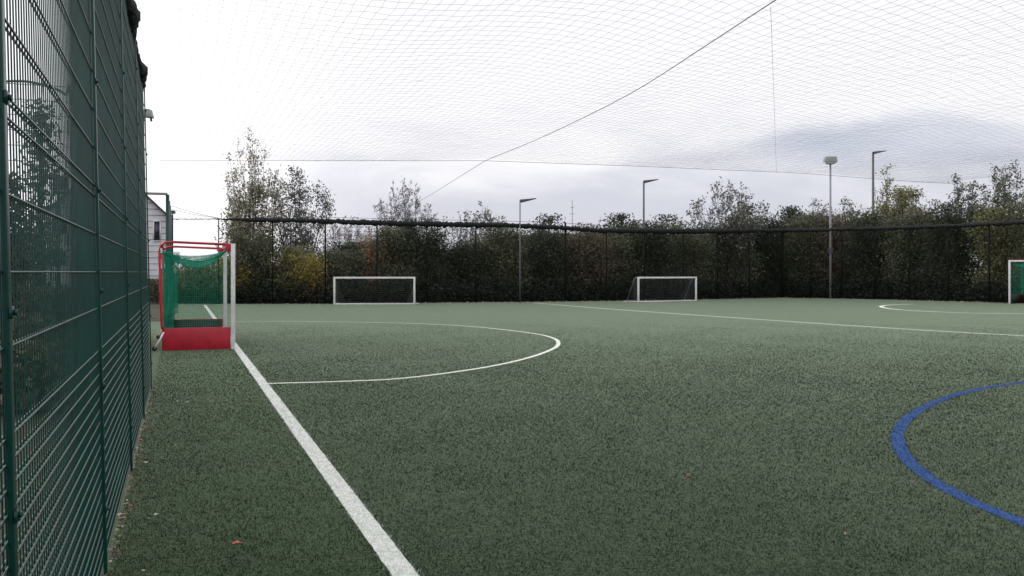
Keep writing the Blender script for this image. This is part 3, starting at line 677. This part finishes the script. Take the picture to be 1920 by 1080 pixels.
    C = np.vstack([np.asarray(c).reshape(-1, 3) for c in C]); C = C[C[:, 2] > .08]
    # clumps: weight some twigs more than others
    w = g.uniform(0, 1, len(C)) ** 1.3; C2 = C[g.choice(len(C), len(C) * 2, p=w / w.sum())]
    V = leaves(C2, nl, sig, ls, g); V = V.reshape(-1, 4, 3); k = (V[:, :, 2].min(1) > .02) & (V[:, :, 2].max(1) < H * 1.03); V = V[k]
    n = len(V); mesh('crown', V.reshape(-1, 3), np.arange(4 * n).reshape(-1, 4), LM[lm], t)
    return t
def shrub(px, off, ytop, wpx, lm, label, nl=9000, **k):
    nl = int(nl * 1.35)
    Y = fence_at(px)[1] + off
    return grow('shrub', label, 'shrub', px, Y, ytop, wpx, 'bush', lm, nl, k.pop('ls', .125), k.pop('sig', .26), stems=k.pop('stems', 5), limbs=60, low=.02, depth_=.55, **k)
shrub(290, 1, 523, 60, 'brown', 'brown leafy bush at the foot of the pale house', 5000)
shrub(365, 1.5, 490, 100, 'olive', 'yellowish green bush seen through the red goal net', 6000)
shrub(436, 1.6, 482, 90, 'yellow', 'low bush with yellow leaves right of the red goal', 6000)
shrub(478, 2.2, 432, 120, 'mid', 'green bush under the tall pale tree', 8000)
shrub(545, 2.5, 462, 110, 'olive', 'olive bush left of the left small goal', 8000)
shrub(580, 1.4, 478, 70, 'yellow', 'small bush with orange yellow leaves by the left small goal', 2500)
shrub(640, 2.6, 470, 120, 'mid', 'dull green bush behind the left post of the left small goal', 8000)
shrub(703, 2.6, 436, 60, 'orange', 'orange leaved bush rising above the left small goal', 1700)
shrub(742, 2.2, 428, 110, 'mid', 'green bush with pale flecks behind the right post of the left small goal', 10000)
shrub(800, 2.4, 412, 130, 'dark', 'dense dark evergreen bush right of the left small goal', 13000)
shrub(872, 2.6, 452, 110, 'dark', 'low dark bush in the gap below the brightest strip of sky', 9000)
shrub(900, 4.0, 446, 120, 'brown', 'russet tinted bush behind the low dark bush', 4000)
shrub(948, 2.2, 424, 110, 'mid', 'green bush just left of the shortest lamp post', 11000)
shrub(1018, 2.4, 424, 110, 'dark', 'dark bush just right of the shortest lamp post', 12000)
shrub(1092, 2.3, 420, 110, 'brown', 'brownish twiggy bush right of the thick fence post in the middle', 10000)
shrub(1152, 2.6, 424, 100, 'mid', 'bush with pale specks above the left end of the right small goal', 10000)
shrub(1218, 2.4, 416, 110, 'dark', 'dark green bush behind the right small goal and dark lamp post', 12000)
shrub(1290, 2.4, 418, 120, 'mid', 'mid green bush above the right post of the right small goal', 11000)
shrub(1362, 2.2, 408, 120, 'mid', 'green bush below the open branched tree', 12000)
shrub(1430, 2.0, 404, 110, 'dark', 'dark bush left of the thick corner fence post', 12000)
shrub(1500, 2.2, 402, 110, 'mid', 'bush right of the thick corner fence post', 11000)
shrub(1566, 3.0, 398, 110, 'brown', 'brown green bush behind the grey floodlight pole', 11000)
shrub(1636, 2.2, 396, 120, 'dark', 'dark bush at the foot of the tallest lamp post', 12000)
shrub(1706, 2.4, 392, 120, 'mid', 'green bush right of the tallest lamp post', 12000)
shrub(1790, 2.4, 384, 130, 'dark', 'dark dense bush left of the right hockey goal', 13000)
shrub(1870, 2.6, 384, 120, 'olive', 'olive bush directly above the right hockey goal', 11000)
shrub(1950, 2.6, 376, 130, 'mid', 'green bush cut by the right edge of the picture', 9000)
# second, deeper rank
def back(px, off, ytop, wpx, lm, label, nl=7000, **k):
    return grow('tree', label, 'tree', px, fence_at(px)[1] + off, ytop, wpx, k.pop('kind', 'round'), lm, nl, k.pop('ls', .17), k.pop('sig', .3), limbs=k.pop('limbs', 34), depth_=.7, **k)
grow('tree', 'tall pale leaved tree with a pointed top above the red goal', 'tree', 474, 51.5, 235, 150, 'wisp', 'pale', 4300, .14, .13, seed=2, limbs=190, low=.2, depth_=.8, stems=17, twig=1.0)
grow('tree', 'grey green tree leaning right beside the tall pale tree', 'tree', 560, 52.3, 318, 132, 'fan', 'grey', 6500, .14, .19, seed=5, limbs=120, low=.25, depth_=.8, stems=11)
grow('tree', 'brown green tree filling the lower half of the tall pale tree', 'tree', 466, 53, 345, 118, 'round', 'olive', 6500, .15, .25, seed=8, limbs=36, low=.1, depth_=.8)
grow('bare_tree', 'wide bare pinkish grey tree above the left small goal', 'tree', 757, 66, 337, 150, 'fan', 'grey', 300, .12, .2, seed=4, bark='palebark', limbs=300, low=.2, stems=24, twig=1.6, rmin=.010)
grow('bare_tree', 'low bare pale tree behind the left small goal', 'tree', 645, 68, 402, 140, 'fan', 'grey', 500, .12, .2, seed=14, bark='palebark', limbs=240, low=.1, stems=22, twig=1.6, rmin=.010)
back(905, 8, 380, 110, 'grey', 'small sparse tree left of the shortest lamp post', 1800, seed=3, low=.3, kind='fan', stems=12, limbs=90, rmin=.009, sig=.12)
back(868, 12, 398, 100, 'grey', 'thin pale tree right of the wide bare tree', 500, seed=6, bark='palebark', twig=2, kind='fan', stems=14, limbs=120, rmin=.009)
back(1035, 6, 404, 90, 'dark', 'low dark tree top just right of the shortest lamp post', 2500)
back(1150, 6, 402, 110, 'dark', 'low dark tree top left of the dark lamp post', 3500)
back(1248, 7, 404, 110, 'dark', 'low dark tree top right of the dark lamp post', 3500)
grow('tree', 'open branched tree with scattered leaves between the lamp posts', 'tree', 1358, 58, 336, 165, 'fan', 'grey', 3000, .16, .13, seed=9, limbs=160, low=.3, stems=17, twig=1.0, rmin=.009)
back(1398, 5, 385, 80, 'dark', 'dark narrow tree at the right side of the open branched tree', 2600, low=.3)
back(1485, 6, 390, 80, 'dark', 'rounded very dark tree top left of the grey floodlight', 4500)
back(1530, 7, 374, 120, 'grey', 'twiggy grey tree just behind the grey floodlight pole', 3200, kind='fan', stems=13, limbs=110, sig=.14, rmin=.009)
back(1595, 7, 370, 110, 'mid', 'twiggy tree between the grey floodlight and the tallest lamp post', 3200, kind='fan', stems=12, limbs=110, sig=.14, rmin=.009)
grow('tree', 'yellow green tree with a thin pointed top beside the tallest lamp post', 'tree', 1664, 62, 306, 110, 'wisp', 'olive', 2600, .15, .13, seed=11, limbs=100, low=.35, stems=11, twig=1.0)
back(1690, 6, 352, 140, 'olive', 'broad olive green tree right of the tallest lamp post', 7500, seed=2, sig=.22)
back(1755, 7, 378, 110, 'brown', 'low reddish brown tree top right of the broad olive tree', 4500, kind='fan', stems=12, limbs=110, sig=.16)
back(1808, 6, 318, 90, 'grey', 'dark pointed tree left of the picture edge tree', 5500, seed=5, kind='wisp', stems=11, limbs=130, sig=.15)
grow('tree', 'tall sparse leaved tree at the upper right picture edge', 'tree', 1888, 53, 300, 140, 'fan', 'mid', 7000, .14, .14, seed=6, limbs=200, low=.25, stems=19, twig=1.0)
# a darker far rank closing the view between trunks
for i, (px, yt, w_, lb) in enumerate([(700, 455, 200, 'far hedge clump behind the orange bush'), (860, 470, 200, 'far hedge clump below the bright gap'), (1000, 440, 200, 'far hedge clump behind the shortest lamp post'), (1150, 432, 200, 'far hedge clump behind the brownish bush'), (1300, 430, 200, 'far hedge clump behind the right small goal'), (1450, 415, 200, 'far hedge clump behind the corner fence post'), (1600, 405, 200, 'far hedge clump behind the floodlight pole'), (1750, 402, 200, 'far hedge clump behind the reddish brown tree'), (1900, 395, 200, 'far hedge clump behind the right hockey goal'), (560, 500, 200, 'far hedge clump behind the yellow bush')]):
    shrub(px, 5.5, yt, w_, 'dark', lb, 12000, ls=.2, sig=.35, seed=40 + i)
nu = 44000; pu = rng.uniform(325, 2080, nu); uz = np.abs(rng.normal(0, .5, nu))  # low leaves added to paint the shaded foot of the hedge
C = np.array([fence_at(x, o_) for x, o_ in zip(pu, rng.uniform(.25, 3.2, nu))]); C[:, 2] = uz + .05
tag(mesh('undergrowth', leaves(C, nu * 2, .08, .15, rng), np.arange(nu * 8).reshape(-1, 4), LM['shade_dark']), 'undergrowth with shade put into its dark colour along the foot of the far hedge', 'undergrowth', kind='stuff')
# behind the near fence
NG = 'trees and shrubs behind the near fence'
grow('tree', 'leafy tree behind the near fence below the pipe hoop', 'tree', 78, 17, 195, 120, 'fan', 'grey', 2000, .10, .14, seed=1, limbs=30, low=.2, depth_=.8, group=NG)
grow('tree', 'dark tree at the far left behind the near fence', 'tree', -10, 15, 330, 150, 'round', 'dark', 5000, .12, .2, seed=2, limbs=30, low=.1, depth_=.8, group=NG)
for px, Y, yt, w_, lm, lb in ((20, 14, 590, 120, 'brown', 'brown bush low behind the nearest fence post'), (100, 15, 540, 130, 'brown', 'brown bush low behind the middle of the near fence'), (25, 18, 440, 120, 'dark', 'dark bush behind the brown ones at the near fence'), (160, 20, 560, 120, 'mid', 'green bush behind the second fence post'), (20, 11, 640, 90, 'brown', 'low yellow brown bush closest behind the near fence')):
    grow('shrub', lb, 'shrub', px, Y, yt, w_, 'bush', lm, 5000, .12, .22, stems=5, limbs=50, low=.02, depth_=.6, group=NG)

# ------------------------------------------------------------------ fallen leaves
LF = {'red': mat('red fallen leaf', (.42, .09, .06), .6, col2=(.50, .22, .13), scale=50), 'white': mat('pale dry leaf', (.62, .60, .52), .6, scale=50), 'pink': mat('pinkish dry leaf', (.50, .26, .20), .6, scale=50)}
litter = mat('dry leaf litter', None, .8, island=[(.10, .05, .03), (.25, .13, .09), (.42, .28, .22), (.5, .45, .38), (.06, .04, .03)])
def leaf(px, py, size, m, label, rz):
    p = ground(px, py); n = 14; a = np.linspace(0, 2 * math.pi, n, endpoint=False)
    r = size / 2 * (.72 + .28 * np.cos(5 * a)); top = np.stack([r * np.cos(a), r * .8 * np.sin(a), .010 + .5 * np.abs(np.sin(a)) * size * .35], 1)
    V = np.vstack([top, top - [0, 0, .002], [[0, 0, .006], [0, 0, .004]]]); f = []
    for i in range(n):
        j = (i + 1) % n; f.append([2 * n, i, j, 2 * n]); 
    T = []
    for i in range(n):
        j = (i + 1) % n; T += [[2 * n, i, j], [2 * n + 1, n + j, n + i], [i, n + i, n + j], [i, n + j, j]]
    o = mesh('fallen_leaf', V, T, LF[m]); o.location = (p[0], p[1], .012); o.rotation_euler = (.12, -.1, rz)
    tag(o, label, 'leaf', 'single fallen leaves on the turf')
leaf(444, 1026, .065, 'red', 'reddish leaf between the fence and the sideline near the bottom', .3)
leaf(293, 971, .042, 'white', 'whitish curled leaf near the foot of the fence', 1)
leaf(279, 978, .014, 'white', 'tiny white scrap beside the whitish curled leaf', 1)
leaf(273, 872, .055, 'white', 'pale flat leaf close to the fence, further off', 2)
leaf(1291, 896, .045, 'red', 'red brown leaf on the middle of the near turf', .5)
leaf(1585, 1007, .032, 'pink', 'pinkish leaf on the near turf below the blue line', .9)
leaf(352, 757, .05, 'white', 'small pale leaf left of the sideline behind the others', .9)
n = 330; Yv = 3.5 + rng.uniform(0, 1, n) ** 1.3 * 9.4; off = -np.abs(rng.normal(0, .035, n)) - .005; k = rng.uniform(0, 1, n) < .10; off[k] -= rng.uniform(0, .35, k.sum())
C = np.array([onfence(y, o_, .012) for y, o_ in zip(Yv, off)])
def scatter(C, size, flat, name, label, g):
    n = len(C); a = g.normal(0, 1, (n, 3)) * [1, 1, flat]; a /= np.linalg.norm(a, axis=1)[:, None]; c = g.normal(0, 1, (n, 3)) * [1, 1, flat]; c -= (c * a).sum(1)[:, None] * a; c /= np.linalg.norm(c, axis=1)[:, None]
    s = size * g.uniform(.4, 1.3, n)[:, None]; V = np.stack([C - a * s * .5, C + c * s * .3, C + a * s * .5, C - c * s * .3], 1); V[:, :, 2] = np.maximum(V[:, :, 2], .004)
    tag(mesh(name, V.reshape(-1, 3), np.arange(4 * n).reshape(-1, 4), litter), label, 'leaf litter', kind='stuff')
scatter(C, .030, .35, 'leaf_litter', 'dry leaves collected along the foot of the near green fence', rng)
pxl = rng.uniform(330, 1950, 900); C = np.array([fence_at(x, -abs(rng.normal(0, .25)) - .1) for x in pxl]); C[:, 2] = .02
scatter(C, .10, .4, 'leaf_litter', 'dry leaves scattered along the foot of the far fence', rng)
